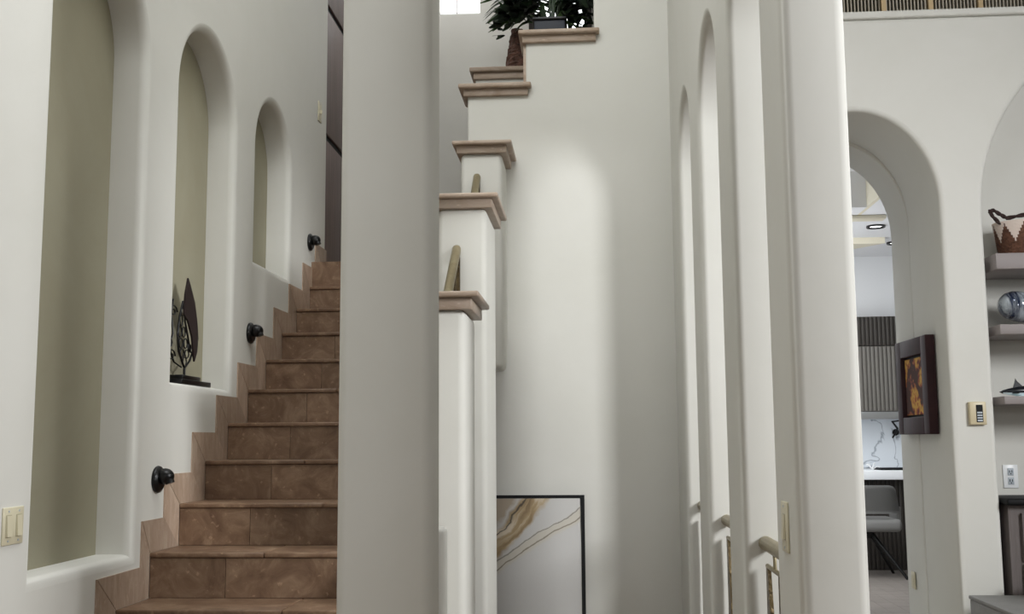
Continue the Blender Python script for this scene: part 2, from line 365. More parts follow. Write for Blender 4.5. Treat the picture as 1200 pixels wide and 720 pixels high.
# ------------------------------------------------------------------ column, pillars with stone caps
t = thing('column', (-0.62, 3.39, 0), 'wide white plaster column standing right of the stair foot, cropped above and below', 'column')
box('column_shaft', (-0.765, 3.28, 0), (-0.478, 3.485, CEIL), PLASTER, t, bevel=0.03, segs=5)
t = thing('stringer_curb', (-0.62, 3.7, 0), 'low white plaster curb just behind the wide column', 'curb')
box('curb_block', (-0.745, 3.49, 0), (-0.470, 3.62, 1.03), PLASTER, t, bevel=0.015, segs=3)
def pillar(y0, y1, zb, zt, label, cut=None):
    t = thing('guard_pillar', (-0.6, (y0 + y1) / 2, zb), label, 'pillar', 'stone capped pillars stepping up beside the stair')
    x0, x1 = -0.715, -0.478
    if zb > 0:
        bm = bmesh.new(); bm_prism(bm, [(y0, zb), (y1 - 0.12, zb), (y1, zb + 0.22), (y1, zt), (y0, zt)], 'X', x0, x1)
        fin(bm, 'shaft', PLASTER, t, bevel=0.03, segs=5)
    else:
        box('shaft', (x0, y0, zb), (x1, y1, zt), PLASTER, t, bevel=0.03, segs=5)
    box('cap_molding', (x0 - 0.022, y0 - 0.022, zt - 0.004), (x1 + 0.028, y1 + 0.02, zt + 0.042), CAPST, t, bevel=0.004)
    box('cap_slab', (x0 - 0.045, y0 - 0.05, zt + 0.042), (x1 + 0.058, y1 + 0.04, zt + 0.065), CAPST, t, bevel=0.008, segs=3)
    return t
pillar(4.19, 4.56, 0, 1.815, 'lowest and nearest stone capped pillar beside the wide column')
pillar(5.10, 5.60, 0, 2.410, 'middle stone capped pillar, between the lowest and the hanging one')
pillar(6.06, 6.43, 1.70, 2.935, 'highest stone capped pillar, its rounded foot ending in mid air')
# caps on the stepped back wall
bwcap = thing('parapet_cap', (-0.55, 6.5, 3.43), 'beige stone cap on the lower step of the back wall parapet', 'stone cap', 'parapet caps of the upper flight')
box('cap_molding', (-0.738, 6.405, 3.385), (-0.345, 6.75, 3.43), CAPST, bwcap, bevel=0.004)
box('cap_slab', (-0.768, 6.375, 3.43), (-0.325, 6.78, 3.458), CAPST, bwcap, bevel=0.008)
c2 = thing('parapet_cap', (-0.15, 6.5, 3.75), 'beige stone cap on the upper step of the back wall, under the navy planter', 'stone cap', 'parapet caps of the upper flight')
box('cap_molding', (-0.378, 6.405, 3.712), (0.07, 6.75, 3.757), CAPST, c2, bevel=0.004)
box('cap_slab', (-0.400, 6.375, 3.757), (0.092, 6.78, 3.785), CAPST, c2, bevel=0.008)
# upright piece of the cap returning down the step
box('cap_return', (-0.374, 6.44, 3.46), (-0.355, 6.75, 3.712), CAPST, c2, bevel=0.003)
# ledge behind
st(box('wall_ledge', (-0.760, 7.35, 2.44), (0.70, 8.6, 3.845), PLASTER)).name = 'wall_back'
lc = thing('parapet_cap', (-0.4, 7.4, 3.83), 'beige stone cap farther back, under the plant trunk', 'stone cap', 'parapet caps of the upper flight')
box('cap_molding', (-0.775, 7.33, 3.805), (0.70, 8.0, 3.852), CAPST, lc, bevel=0.004)
box('cap_slab', (-0.80, 7.30, 3.852), (0.70, 8.0, 3.885), CAPST, lc, bevel=0.008)

# ------------------------------------------------------------------ far stair wall with two windows
WF = 8.6
st(wall_sheet('wall_far', [rect(-3.5, 2.2, 0.72, CEIL), rect(-1.19, 4.80, -0.855, 5.7), rect(-0.42, 3.90, 0.06, 5.8)], 'Y', WF, WF + 0.2, 0.01, PLASTER))
wn = st(box('window_1', (-1.19, WF + 0.06, 4.80), (-0.855, WF + 0.10, 4.83), WHITEP))
box('mullion', (-1.058, WF + 0.05, 4.83), (-1.050, WF + 0.09, 5.7), SHELF, wn)
for a, b in ((-1.19, -1.058), (-1.05, -0.855)): box('pane', (a, WF + 0.1, 4.83), (b, WF + 0.105, 5.7), DAY, wn)
wn = st(box('window_2', (0.00, WF - 0.03, 3.88), (0.062, WF + 0.06, 5.8), DARKBK))
box('window_frame', (-0.43, WF - 0.03, 3.88), (0.0, WF + 0.06, 3.93), DARKBK, wn)
box('window_frame', (-0.45, WF - 0.03, 3.88), (-0.40, WF + 0.06, 5.8), DARKBK, wn)
box('pane', (-0.40, WF + 0.02, 3.93), (0.0, WF + 0.03, 5.8), DAY, wn)

# ------------------------------------------------------------------ dark wood cabinet beyond the landing
t = thing('tall_cabinet', (-1.95, 7.9, 2.448), 'tall dark mauve brown wood cabinet at the end of the niched wall', 'cabinet')
box('carcass', (-2.3, 7.205, 2.449), (-1.80, 8.55, 5.6), BLACKP, t)
for z0, z1 in ((2.47, 3.37), (3.42, 4.30), (4.35, 5.5)):
    for y0 in (7.205, 7.875):
        box('panel', (-1.80, y0, z0), (-1.783, y0 + 0.665, z1), DARKWOOD, t, bevel=0.003)

# ------------------------------------------------------------------ rails
def stair_rail(y0, z0, y1, z1, label):
    t = thing('stair_railing', (-0.62, y0, z0 - 0.7), label, 'railing', 'bronze rail sections between the pillars')
    x = -0.622; n = 6
    tube('handrail', [(x, y0 + (y1 - y0) * i / n, z0 + (z1 - z0) * i / n) for i in range(n + 1)], 0.0215, RAILM, t, 14)
    box('end_bar', (x - 0.012, y1 - 0.03, z1 - 0.75), (x + 0.018, y1 - 0.008, z1 - 0.045), BRONZE, t)
    for i, f in enumerate((0.2, 0.42, 0.64, 0.84)):
        y = y0 + (y1 - y0) * f; z = z0 + (z1 - z0) * f
        bm = bmesh.new(); bm_prism(bm, [(y - 0.02, z - 0.8), (y + 0.01, z - 0.8), (y + 0.035, z - 0.03), (y + 0.01, z - 0.03)], 'X', x - 0.004, x + 0.004)
        fin(bm, 'picket', BRONZE, t)
stair_rail(4.58, 1.80, 5.11, 2.215, 'sloping bronze handrail section rising behind the lowest pillar cap')
stair_rail(5.62, 2.38, 6.07, 2.80, 'sloping bronze handrail section rising behind the middle pillar cap')
def arch_rail(y0, y1, label):
    t = thing('arch_railing', (0.605, (y0 + y1) / 2, 0), label, 'railing', 'level bronze railings inside the arcade openings')
    x = 0.583; z = 0.957
    tube('handrail', [(x, y1 - 0.012, z), (x, y1 - 0.03, z), (x, y0 + 0.03, z), (x, y0 + 0.002, z)], 0.024, RAILM, t, 14, taper=[0.012, 0.024, 0.024, 0.024])
    tube('lower_rod', [(x, y1 - 0.06, 0.885), (x, y0 + 0.001, 0.885)], 0.008, RAILM, t, 8)
    ym = (y0 + y1) / 2
    for yc, w0, w1 in ((y1 - 0.06, 0.03, 0.16), (ym + 0.08, 0.02, 0.05), (ym - 0.10, 0.02, 0.05), (y0 + 0.05, 0.03, 0.06)):
        bm = bmesh.new(); zz = [0.885, 0.7, 0.45, 0.2, 0.0]; pts = []
        L_ = [(yc + 0.0 + w0 * 0.4 * (i % 2) * 0.3, q) for i, q in enumerate(zz)]
        R_ = [(yc - w0 - (w1 - w0) * (i / 4) ** 0.8, q) for i, q in enumerate(zz)]
        bm_prism(bm, L_ + R_[::-1], 'X', x - 0.006, x + 0.006); fin(bm, 'flat_picket', BRONZE, t)
    tube('rail_bracket', [(x, y1 - 0.20, 0.94), (x, y1 - 0.21, 0.92), (x, y1 - 0.21, 0.885)], 0.006, RAILM, t, 8)
arch_rail(3.077, 3.833, 'level bronze railing in the nearest arched opening of the right arcade')
arch_rail(4.142, 4.898, 'level bronze railing in the middle arched opening of the right arcade')
arch_rail(5.237, 5.963, 'level bronze railing in the farthest arched opening of the right arcade')

# ------------------------------------------------------------------ step lights on the left wall
def step_light(y, z, label):
    t = thing('step_light', (XL, y, z), label, 'light', 'black hooded step lights along the stair')
    rot = Matrix.Rotation(PI / 2, 4, 'Y')
    lathe('base', [(0, 0), (0.052, 0), (0.055, 0.006), (0.053, 0.014), (0.044, 0.02), (0.042, 0.022), (0, 0.022)], (XL, y, z), BLACK, t, 28, rot)
    bm = bmesh.new(); bmesh.ops.create_uvsphere(bm, u_segments=20, v_segments=12, radius=0.036)
    bmesh.ops.transform(bm, matrix=Matrix.Translation((XL + 0.035, y, z + 0.012)) @ Matrix.Diagonal((1.05, 0.9, 0.9, 1)), verts=bm.verts); fin(bm, 'hood', BLACK, t, smooth=True)
    tube('spout', [(XL + 0.04, y - 0.004, z + 0.008), (XL + 0.055, y - 0.004, z - 0.002), (XL + 0.060, y - 0.004, z - 0.016)], 0.018, BLACK, t, 14)
step_light(4.350, 1.160, 'black hooded step light nearest the stair foot')
step_light(5.515, 1.866, 'black hooded step light between the second and third niches')
step_light(6.690, 2.556, 'black hooded step light nearest the dark wood cabinet')

# ------------------------------------------------------------------ switches and outlets
def plate_x(name, x, y, z, w, h, side, M, label, cat, rockers=1, kind='rocker'):
    t = thing(name, (x, y, z), label, cat); s = side
    def bx(nm, y0, y1, z0, z1, d0, d1, M_, p, bev=0.0):
        a, b = sorted((x + s * d0, x + s * d1)); return box(nm, (a, y + y0, z + z0), (b, y + y1, z + z1), M_, p, bevel=bev)
    bx('cover_plate', -w / 2, w / 2, -h / 2, h / 2, 0, 0.006, M, t, 0.002)
    step = w / rockers
    for i in range(rockers):
        c = -w / 2 + step * (i + 0.5)
        if kind == 'rocker':
            fr = bx('rocker', c - 0.017, c + 0.017, -0.034, 0.034, 0.004, 0.0068, ALMD, t, 0.001)
            bm = bmesh.new(); bm_prism(bm, [(x + s * 0.007, z - 0.031), (x + s * 0.013, z - 0.031), (x + s * 0.0085, z + 0.031), (x + s * 0.007, z + 0.031)], 'Y', y + c - 0.014, y + c + 0.014)
            fin(bm, 'paddle', M, t)
        else:
            bx('toggle', c - 0.006, c + 0.006, -0.012, 0.012, 0.005, 0.018, M, t)
        for zz in (-h / 2 + 0.012, h / 2 - 0.012):
            bx('screw', c - 0.003, c + 0.003, zz - 0.003, zz + 0.003, 0.005, 0.0075, GREYIN, t)
    return t
plate_x('light_switch', XL, 3.245, 1.061, 0.118, 0.112, 1, ALMOND, 'almond double rocker light switch plate at the far left, before the tall niche', 'light switch', 2)
plate_x('light_switch', XL, 6.895, 3.465, 0.085, 0.13, 1, ALMOND, 'almond single light switch plate high on the wall by the dark wood cabinet', 'light switch', 1, 'toggle')
plate_x('light_switch', XA0, 2.945, 1.078, 0.085, 0.13, -1, ALMOND, 'almond switch plate on the narrow side of the right pier, above the bronze rail', 'light switch', 1)

# ------------------------------------------------------------------ leaf sculpture in the second niche
t = thing('leaf_sculpture', (-1.82, 4.86, 1.562), 'dark metal leaf sculpture on a stepped base in the second niche', 'sculpture')
box('lower_base', (-1.875, 4.66, 1.562), (-1.775, 5.03, 1.585), BLACK, t, bevel=0.003)
box('upper_base', (-1.86, 4.71, 1.585), (-1.79, 4.93, 1.605), BLACK, t, bevel=0.003)
xs = -1.822
tube('stem', [(xs, 4.81, 1.622), (xs, 4.81, 1.68)], 0.006, BLACK, t, 8)
LP = [(4.81, 1.675), (4.735, 1.78), (4.715, 1.90), (4.735, 2.02), (4.77, 2.13)]
RP = [(4.81, 1.675), (4.87, 1.73), (4.91, 1.80), (4.93, 1.87)]
MP = [(4.77, 2.13), (4.80, 2.0), (4.84, 1.90), (4.87, 1.80), (4.895, 1.79)]
for nm, pl in (('outline_bar', LP), ('outline_bar', RP), ('inner_bar', MP)):
    tube(nm, [(xs, a, b) for a, b in pl], 0.005, BLACK, t, 8)
# honeycomb mesh of wire rings
for (a, b, r1, r2) in ((4.81, 1.72, 0.022, 0.034), (4.775, 1.775, 0.024, 0.03), (4.835, 1.775, 0.024, 0.03), (4.76, 1.84, 0.024, 0.035), (4.815, 1.845, 0.022, 0.035), (4.745, 1.915, 0.02, 0.038), (4.79, 1.92, 0.02, 0.035), (4.755, 1.995, 0.018, 0.04), (4.865, 1.82, 0.018, 0.03), (4.77, 2.06, 0.014, 0.035)):
    tube('wire_cell', [(xs, a + r1 * math.cos(2 * PI * k / 8), b + r2 * math.sin(2 * PI * k / 8)) for k in range(9)], 0.0035, BLACK, t, 6)
PLUM = mat('plum_brown_metal', hexc('2A1F20'), 0.45, metal=0.3)
LEFT = [(4.755, 2.02), (4.765, 2.15), (4.79, 2.25), (4.80, 2.29)]
bm = bmesh.new(); bm_prism(bm, [(4.80, 2.295), (4.835, 2.24), (4.89, 2.14), (4.925, 2.02), (4.945, 1.90), (4.935, 1.80), (4.905, 1.73), (4.89, 1.78), (4.865, 1.90), (4.81, 2.0), (4.76, 2.04), (4.77, 2.18)][::-1], 'X', xs + 0.004, xs + 0.012); fin(bm, 'leaf_blade', PLUM, t)
for (a, b, s) in ((4.70, 2.05, 1), (4.66, 1.83, -1), (4.69, 1.75, 1)):
    pts = [(xs - 0.015, a + 0.045 * (1 - k / 14) * math.cos(k * 0.75) * s, b + 0.045 * (1 - k / 14) * math.sin(k * 0.75)) for k in range(12)]
    tube('scroll', pts, 0.0045, BLACK, t, 6)
tube('scroll_stem', [(xs - 0.015, 4.69, 2.13), (xs - 0.015, 4.675, 2.02), (xs - 0.015, 4.70, 1.9), (xs - 0.015, 4.66, 1.80), (xs - 0.015, 4.72, 1.71), (xs - 0.01, 4.80, 1.68)], 0.0045, BLACK, t, 6)

for o in t.children:
    if 'base' in o.name: continue
    for v in o.data.vertices: v.co.z = 1.64 + (v.co.z + 1.562 - 1.675) * 0.66 - 1.562

# ------------------------------------------------------------------ leaning marbled picture
t = thing('framed_artwork', (-0.45, 6.30, 0), 'black framed marbled gold and grey print leaning on the back wall', 'picture')
TH = math.atan2(0.14, 0.99); A = Matrix.Translation((-0.45, 6.26, 0)) @ Matrix.Rotation(-TH, 4, 'X')
def lb(nm, lo, hi, M):
    bm = bmesh.new(); bm_box(bm, lo, hi)
    o = bpy.data.objects.new(nm, bpy.data.meshes.new(nm)); bmesh.ops.recalc_face_normals(bm, faces=bm.faces); bm.to_mesh(o.data); bm.free()
    o.data.materials.append(M); col.objects.link(o); o.parent = t; o.matrix_parent_inverse = Matrix.Identity(4)
    o.matrix_local = Matrix.Translation((0, -0.04, 0.0)) @ Matrix.Rotation(-TH, 4, 'X'); return o
W2 = 0.41
lb('frame_rail', (-W2, 0, 0.978), (W2, 0.03, 1.0), BLACKP); lb('frame_rail', (-W2, 0, 0), (W2, 0.03, 0.012), BLACKP)
lb('frame_stile', (-W2, 0, 0.012), (-W2 + 0.022, 0.03, 0.978), BLACKP); lb('frame_stile', (W2 - 0.022, 0, 0.012), (W2, 0.03, 0.978), BLACKP)
pr = lb('print', (-W2 + 0.022, 0.006, 0.014), (W2 - 0.025, 0.026, 0.975), marble_art())
pr.data.transform(Matrix.Translation((0, 0, -0.5))); pr.matrix_local = pr.matrix_local @ Matrix.Translation((0, 0, 0.5))

# ------------------------------------------------------------------ plants
def leaf_mesh(L, W, lobes, droop, curl=0.25):
    """split leaf along +X: midrib with separate fingers on both sides"""
    bm = bmesh.new()
    def mid(s): return Vector((L * s, 0, -droop * L * s * s))
    for side in (1, -1):
        for i in range(lobes):
            s0, s1 = i / lobes, (i + 1) / lobes; sm = (s0 + s1) / 2
            wd = W * (math.sin(PI * (0.12 + 0.80 * sm)) ** 0.7) * random.uniform(0.9, 1.05)
            sweep = 0.25 + 0.5 * sm
            prev = None
            for j, tt in enumerate((0, 0.35, 0.6, 0.8, 1.0)):
                hw = (s1 - s0) / 2 * L * (1.0, 1.0, 0.84, 0.70, 0.20)[j]
                c = mid(sm) + Vector((wd * tt * tt * sweep, side * wd * tt, -curl * wd * tt * tt))
                a = bm.verts.new(c + Vector((-hw, 0, 0))); b = bm.verts.new(c + Vector((hw, 0, 0)))
                if prev: bm.faces.new((prev[0], prev[1], b, a) if side > 0 else (prev[0], a, b, prev[1]))
                prev = (a, b)
    bmesh.ops.solidify(bm, geom=bm.faces[:], thickness=0.0015)
    me = bpy.data.meshes.new('leaf'); bm.to_mesh(me); bm.free()
    for p in me.polygons: p.use_smooth = True
    return me
def plant_leaf(t, base, direction, M, L=0.42, W=0.16, roll=0, lobes=7, droop=0.5, stalk=None, curl=0.3):
    me = leaf_mesh(L, W, lobes, droop, curl); me.materials.append(M)
    o = bpy.data.objects.new('leaf', me); col.objects.link(o); o.parent = t
    d = Vector(direction).normalized(); q = d.to_track_quat('X', 'Z'); o.rotation_euler = (q.to_matrix() @ Matrix.Rotation(roll, 3, 'X')).to_euler()
    o.location = Vector(base) - wloc(t)
    if stalk:
        s = Vector(stalk); b = Vector(base); mdl = (s + b) / 2 + Vector((0, 0, 0.05))
        tube('leaf_stalk', [s, s.lerp(mdl, 0.6), mdl, mdl.lerp(b, 0.6), b], 0.006, M, t, 6)
tr = thing('tall_houseplant', (-0.475, 7.5, 3.885), 'split leaved plant on a shaggy brown trunk, standing on the farther stone cap', 'potted plant')
bm = bmesh.new(); rings = []
N_ = 18
for i in range(26):
    z = 3.885 + 0.33 * i / 25; r0 = 0.090 - 0.045 * (i / 25) ** 1.2
    rings.append([bm.verts.new((-0.475 + (r0 + random.uniform(-0.007, 0.007)) * math.cos(2 * PI * k / N_), 7.5 + (r0 + random.uniform(-0.007, 0.007)) * math.sin(2 * PI * k / N_), z + random.uniform(-0.004, 0.004) * (i not in (0,)))) for k in range(N_)])
for a, b in zip(rings, rings[1:]):
    for k in range(N_): bm.faces.new((a[k], a[(k + 1) % N_], b[(k + 1) % N_], b[k]))
bm.faces.new(rings[0][::-1]); bm.faces.new(rings[-1]); fin(bm, 'trunk', BARK, tr)
crown = (-0.46, 7.5, 4.27)
specs = [((-0.47, 7.42, 4.38), (-1, -0.45, 0.05), 0.17, 0.15, 0.9), ((-0.50, 7.40, 4.27), (-0.9, -0.6, 0.05), 0.13, 0.12, 0.9), ((-0.50, 7.36, 4.46), (-0.2, -0.7, -1.0), 0.27, 0.17, 0.2),
         ((-0.46, 7.42, 4.52), (-1, -0.4, 0.15), 0.19, 0.16, 0.9), ((-0.36, 7.40, 4.48), (0.2, -0.7, -0.9), 0.27, 0.17, 0.3), ((-0.33, 7.45, 4.40), (0.9, -0.3, -0.1), 0.28, 0.15, 0.6),
         ((-0.45, 7.55, 4.60), (-0.4, 0.5, 0.6), 0.34, 0.18, 0.8), ((-0.38, 7.55, 4.60), (0.5, 0.3, 0.7), 0.36, 0.20, 0.8), ((-0.52, 7.42, 4.44), (-0.65, -0.7, -0.7), 0.20, 0.15, 0.4), ((-0.42, 7.38, 4.40), (0.1, -0.8, -0.85), 0.26, 0.16, 0.3)]
for b, d, L_, W_, dr in specs: plant_leaf(tr, b, d, LEAF, L_, W_, random.uniform(-0.4, 0.4), 6, dr, crown)
pl = thing('window_plant', (-0.21, 6.62, 3.785), 'dark leafy plant in a navy rectangular planter on the upper parapet cap', 'potted plant')
bm = bmesh.new(); bm_box(bm, (-0.31, 6.54, 3.7865), (-0.118, 6.70, 3.908)); fin(bm, 'planter', NAVY, pl, bevel=0.004)
box('planter_rim', (-0.322, 6.528, 3.904), (-0.106, 6.712, 3.922), BLACK, pl, bevel=0.003)
box('soil', (-0.305, 6.55, 3.90), (-0.125, 6.69, 3.925), BARK, pl)
for i in range(26):
    a = random.uniform(0, 2 * PI); el = random.uniform(-0.35, 0.9)
    base = Vector((-0.21 + 0.12 * math.cos(a), 6.62 + 0.05 * math.sin(a), random.uniform(3.97, 4.20)))
    plant_leaf(pl, base, (math.cos(a), 0.5 * math.sin(a) , el * 0.8), LEAF2, random.uniform(0.16, 0.26), random.uniform(0.08, 0.12), random.uniform(-0.9, 0.9), 5, 0.8, (-0.21 + 0.04 * math.cos(a), 6.62, 3.925), curl=0.2)
for b, d in (((-0.12, 6.6, 3.92), (1, -0.1, -0.25)), ((-0.10, 6.62, 3.96), (0.9, 0.1, 0.2)), ((-0.10, 6.6, 3.90), (0.8, -0.2, -0.1))):
    plant_leaf(pl, b, d, LEAF, 0.15, 0.06, 0.3, 5, 0.6, (-0.18, 6.62, 3.925))

# ------------------------------------------------------------------ living room wall: arched passage and shelving niche
W0 = 6.43
DOOR = arch(1.10, 2.055, 0.0, 2.66, 0.575); DOOR[0] = (1.10, 0.001); DOOR[1] = (2.062, 0.001)
NICH = arch(2.30, 4.64, 0.05, 2.60)
def wall_far_face():
    out = rect(0.675, -0.1, 6.2, 3.80)
    return wall_sheet('wall_front', [out, DOOR, NICH], 'Y', W0, 7.13, 0.03, PLASTER)
o = st(wall_far_face()); o.name = 'wall_living'
D2 = arch(1.11, 2.052, 0.0, 2.64, 0.565); D2[0] = (1.11, 0.001); D2[1] = (2.052, 0.001)
st(wall_sheet('wall_living', [rect(0.7, -0.1, 2.24, 3.79), D2], 'Y', 7.06, 7.46, 0.010, PLASTER))
st(box('wall_living', (2.27, 6.80, 0), (4.7, 6.92, 3.8), PLASTER))
st(box('trim_1', (0.675, W0 - 0.012, 3.80), (6.2, 6.9, 3.845), PLASTER, bevel=0.012, segs=3))
st(box('wall_outer', (6.2, W0, 0), (6.4, 6.9, 3.8), PLASTER)).name = 'wall_right'

# slatted balustrade on top of the wall
t = thing('balcony_screen', (1.9, 6.75, 3.845), 'slatted balcony screen with tan posts on top of the living room wall', 'balustrade')
box('dark_floor_sheet', (0.70, 6.80, 3.845), (3.4, 6.82, 4.9), DARKBK, t)  # sheet coloured dark to stand in for the dark upper floor beyond
for i, px in enumerate((0.93, 1.245, 1.56, 1.86, 2.145, 2.445, 2.745, 3.04, 3.33)):
    box('post', (px - 0.014, 6.66, 3.845), (px + 0.014, 6.72, 4.9), TAN, t)
for x in [0.72 + 0.0215 * i for i in range(122)]:
    box('slat', (x - 0.0032, 6.68, 3.86), (x + 0.0032, 6.705, 4.9), SLATM, t)
box('bottom_rail', (0.70, 6.675, 3.845), (3.4, 6.71, 3.866), TAN, t)

# shelves, counter, cabinet
def shelf(zt, th, label):
    o = box('floating_shelf', (2.335, 6.37, zt - th), (4.60, 6.80, zt), SHELF, None, bevel=0.003)
    return tag(o, label, 'shelf', 'grey shelves in the arched niche')
shelf(2.353, 0.092, 'thick grey shelf in the arched niche, carrying the basket')
shelf(1.943, 0.058, 'grey shelf in the arched niche, carrying the mottled glass piece')
shelf(1.534, 0.045, 'lowest grey shelf in the arched niche, carrying the orca figurine')
ct = box('countertop', (2.312, 6.36, 0.925), (4.62, 6.80, 0.962), BLACKP, None, bevel=0.012, segs=3); tag(ct, 'black edged counter over the grey brown cabinet in the niche', 'countertop')
cb = thing('base_cabinet', (2.9, 6.6, 0), 'grey brown shaker cabinet below the black counter', 'cabinet')
box('carcass', (2.335, 6.42, 0.0), (4.6, 6.79, 0.925), CABWOOD, cb)
for i in range(4):
    x0 = 2.40 + i * 0.54
    for z0, z1 in ((0.62, 0.88), (0.10, 0.60)):
        d = box('drawer_front' if z0 > 0.5 else 'door', (x0, 6.405, z0), (x0 + 0.52, 6.42, z1), CABWOOD, cb)
        for a in ((x0, z0, x0 + 0.06, z1), (x0 + 0.46, z0, x0 + 0.52, z1), (x0 + 0.06, z1 - 0.06, x0 + 0.46, z1), (x0 + 0.06, z0, x0 + 0.46, z0 + 0.06)):
            box('frame_strip', (a[0], 6.393, a[1]), (a[2], 6.405, a[3]), CABWOOD, d)
        box('handle', (x0 + 0.09, 6.375, z0 + 0.03 if z0 > 0.5 else z1 - 0.04), (x0 + 0.30, 6.392, z0 + 0.04 if z0 > 0.5 else z1 - 0.03), STEEL, d)

# grey box in the corner of the frame
gb = thing('grey_side_table', (2.3, 5.95, 0), 'grey box shaped side table at the bottom right in front of the niche', 'side table')
box('body', (2.042, 5.45, 0.0), (2.75, 6.25, 0.432), GREYBOX, gb, bevel=0.008)
box('top_panel', (2.038, 5.445, 0.432), (2.755, 6.255, 0.452), GREYBOX, gb, bevel=0.005)
box('upper_box', (2.345, 6.0, 0.452), (2.75, 6.23, 0.56), GREYBOX, gb, bevel=0.004)

# thermostat, outlets
t = thing('thermostat', (2.2, W0, 1.44), 'small beige thermostat with a dark keypad on the wall between the passage and the niche', 'thermostat')
box('case', (2.150, W0 - 0.03, 1.375), (2.243, W0 + 0.004, 1.505), ALMOND2, t, bevel=0.005)
f_ = box('display', (2.186, W0 - 0.033, 1.39), (2.222, W0 - 0.029, 1.488), BLACKP, t)
for i in range(4): box('button', (2.190, W0 - 0.035, 1.394 + i * 0.015), (2.218, W0 - 0.0325, 1.403 + i * 0.015), GREYIN, t)
t = thing('wall_outlet', (2.5, 6.8, 1.07), 'white double outlet in the shelving niche, just above the counter', 'outlet')
box('cover_plate', (2.455, 6.792, 1.002), (2.542, 6.80, 1.14), WHITEP, t, bevel=0.003)
for z in (1.044, 1.098):
    f_ = box('socket', (2.481, 6.789, z - 0.022), (2.516, 6.793, z + 0.022), GREYIN, t, bevel=0.003)
    for dx in (-0.007, 0.007): box('slot', (2.4985 + dx - 0.0018, 6.787, z - 0.004), (2.4985 + dx + 0.0018, 6.790, z + 0.010), BLACKP, f_)
    box('slot', (2.496, 6.787, z - 0.014), (2.501, 6.790, z - 0.008), BLACKP, f_)
t = thing('wall_outlet', (2.05, 7.30, 0.40), 'beige blank outlet plate low inside the arched passage', 'outlet')
box('cover_plate', (2.038, 7.262, 0.348), (2.046, 7.335, 0.455), ALMOND, t, bevel=0.003)
box('socket', (2.036, 7.282, 0.37), (2.039, 7.315, 0.433), ALMOND, t)

# framed floral picture in the passage
t = thing('framed_picture', (2.05, 6.97, 1.62), 'yellow and rust floral picture in a deep dark frame inside the arched passage', 'picture')
x = 2.05; y0, y1, z0, z1 = 6.64, 7.285, 1.325, 1.915; d = 0.055
box('backboard', (x - 0.02, y0 + 0.02, z0 + 0.02), (x, y1 - 0.02, z1 - 0.02), BLACKP, t)
fw = 0.105
for nm, a in (('frame_stile', (y0, z0, y0 + fw, z1)), ('frame_stile', (y1 - fw, z0, y1, z1)), ('frame_rail', (y0 + fw, z0, y1 - fw, z0 + fw)), ('frame_rail', (y0 + fw, z1 - fw, y1 - fw, z1))):
    box(nm, (x - d, a[0], a[1]), (x, a[2], a[3]), MAHOG, t, bevel=0.004)
o = box('print', (x - 0.034, y0 + fw + 0.025, z0 + fw + 0.015), (x - 0.028, y1 - fw - 0.025, z1 - fw - 0.015), flower_art(), t)

# things on the shelves
t = thing('basket', (2.66, 6.60, 2.353), 'brown woven basket with a cream zigzag rim and dark rope handles on the top shelf', 'basket')
bm = bmesh.new(); rings = []; NR, NS = 32, 144
for i in range(NR + 1):
    z = 2.354 + 0.215 * i / NR; rr = 0.215 + 0.03 * i / NR
    for dz, dr in ((0, 0), (0.0034, 0.004)):
        if i == NR and dz: continue
        rings.append([bm.verts.new((2.66 + (rr + dr) * math.cos(2 * PI * k / NS), 6.60 + (rr + dr) * 0.62 * math.sin(2 * PI * k / NS), z + dz)) for k in range(NS)])
for j, (a, b) in enumerate(zip(rings, rings[1:])):
    h = (j + 0.5) / len(rings)
    for k in range(NS):
        f = bm.faces.new((a[k], a[(k + 1) % NS], b[(k + 1) % NS], b[k]))
        ph = abs(((k + 6) % 12) - 6) / 6
        f.material_index = 1 if h > 0.42 + 0.50 * (1 - ph) else 0
bm.faces.new(rings[0][::-1])
fin(bm, 'woven_body', [WICKER, WICKERW], t)
def rope(pts):
    bm = bmesh.new(); P_ = []
    n = 40; pts = [Vector(p) for p in pts]
    for i in range(n + 1):
        s = i / n * (len(pts) - 1); k = min(int(s), len(pts) - 2); f = s - k
        P_.append(pts[k].lerp(pts[k + 1], f))
    for ph in (0, PI): bm_tube(bm, [p + Vector((0, math.cos(i * 0.9 + ph), math.sin(i * 0.9 + ph))) * 0.006 for i, p in enumerate(P_)], 0.008, 6)
    fin(bm, 'rope_handle', ROPE, t, smooth=True)
rope([(2.44, 6.55, 2.555), (2.395, 6.54, 2.60), (2.375, 6.54, 2.632), (2.40, 6.54, 2.638), (2.44, 6.54, 2.61), (2.475, 6.54, 2.588), (2.56, 6.5, 2.60), (2.70, 6.47, 2.605), (2.85, 6.50, 2.59), (2.90, 6.6, 2.575)])
t = thing('glass_sculpture', (2.62, 6.55, 1.943), 'mottled silver and blue pear shaped glass piece lying on the middle shelf', 'sculpture')
prof = [(0, -0.205), (0.035, -0.20), (0.066, -0.18), (0.088, -0.145), (0.097, -0.10), (0.095, -0.05), (0.083, 0.0), (0.066, 0.06), (0.048, 0.12), (0.032, 0.18), (0.02, 0.22), (0, 0.235)]
o = lathe('glass_body', prof, (2.60, 6.55, 2.044), blob_mat(), t, 32, Matrix.Rotation(math.radians(102), 4, 'Y') @ Matrix.Diagonal((0.93, 1, 1, 1)))
t = thing('orca_figurine', (2.62, 6.5, 1.534), 'small black and white orca figurine on the lowest shelf', 'figurine')
OB = mat('orca_black', hexc('14181E'), 0.25); OW = mat('orca_white', hexc('D6E4E8'), 0.3)
bm = bmesh.new(); rings = []
PR = [(0, 0.0), (0.02, 0.012), (0.05, 0.022), (0.10, 0.033), (0.16, 0.038), (0.23, 0.034), (0.30, 0.024), (0.36, 0.013), (0.40, 0.006)]
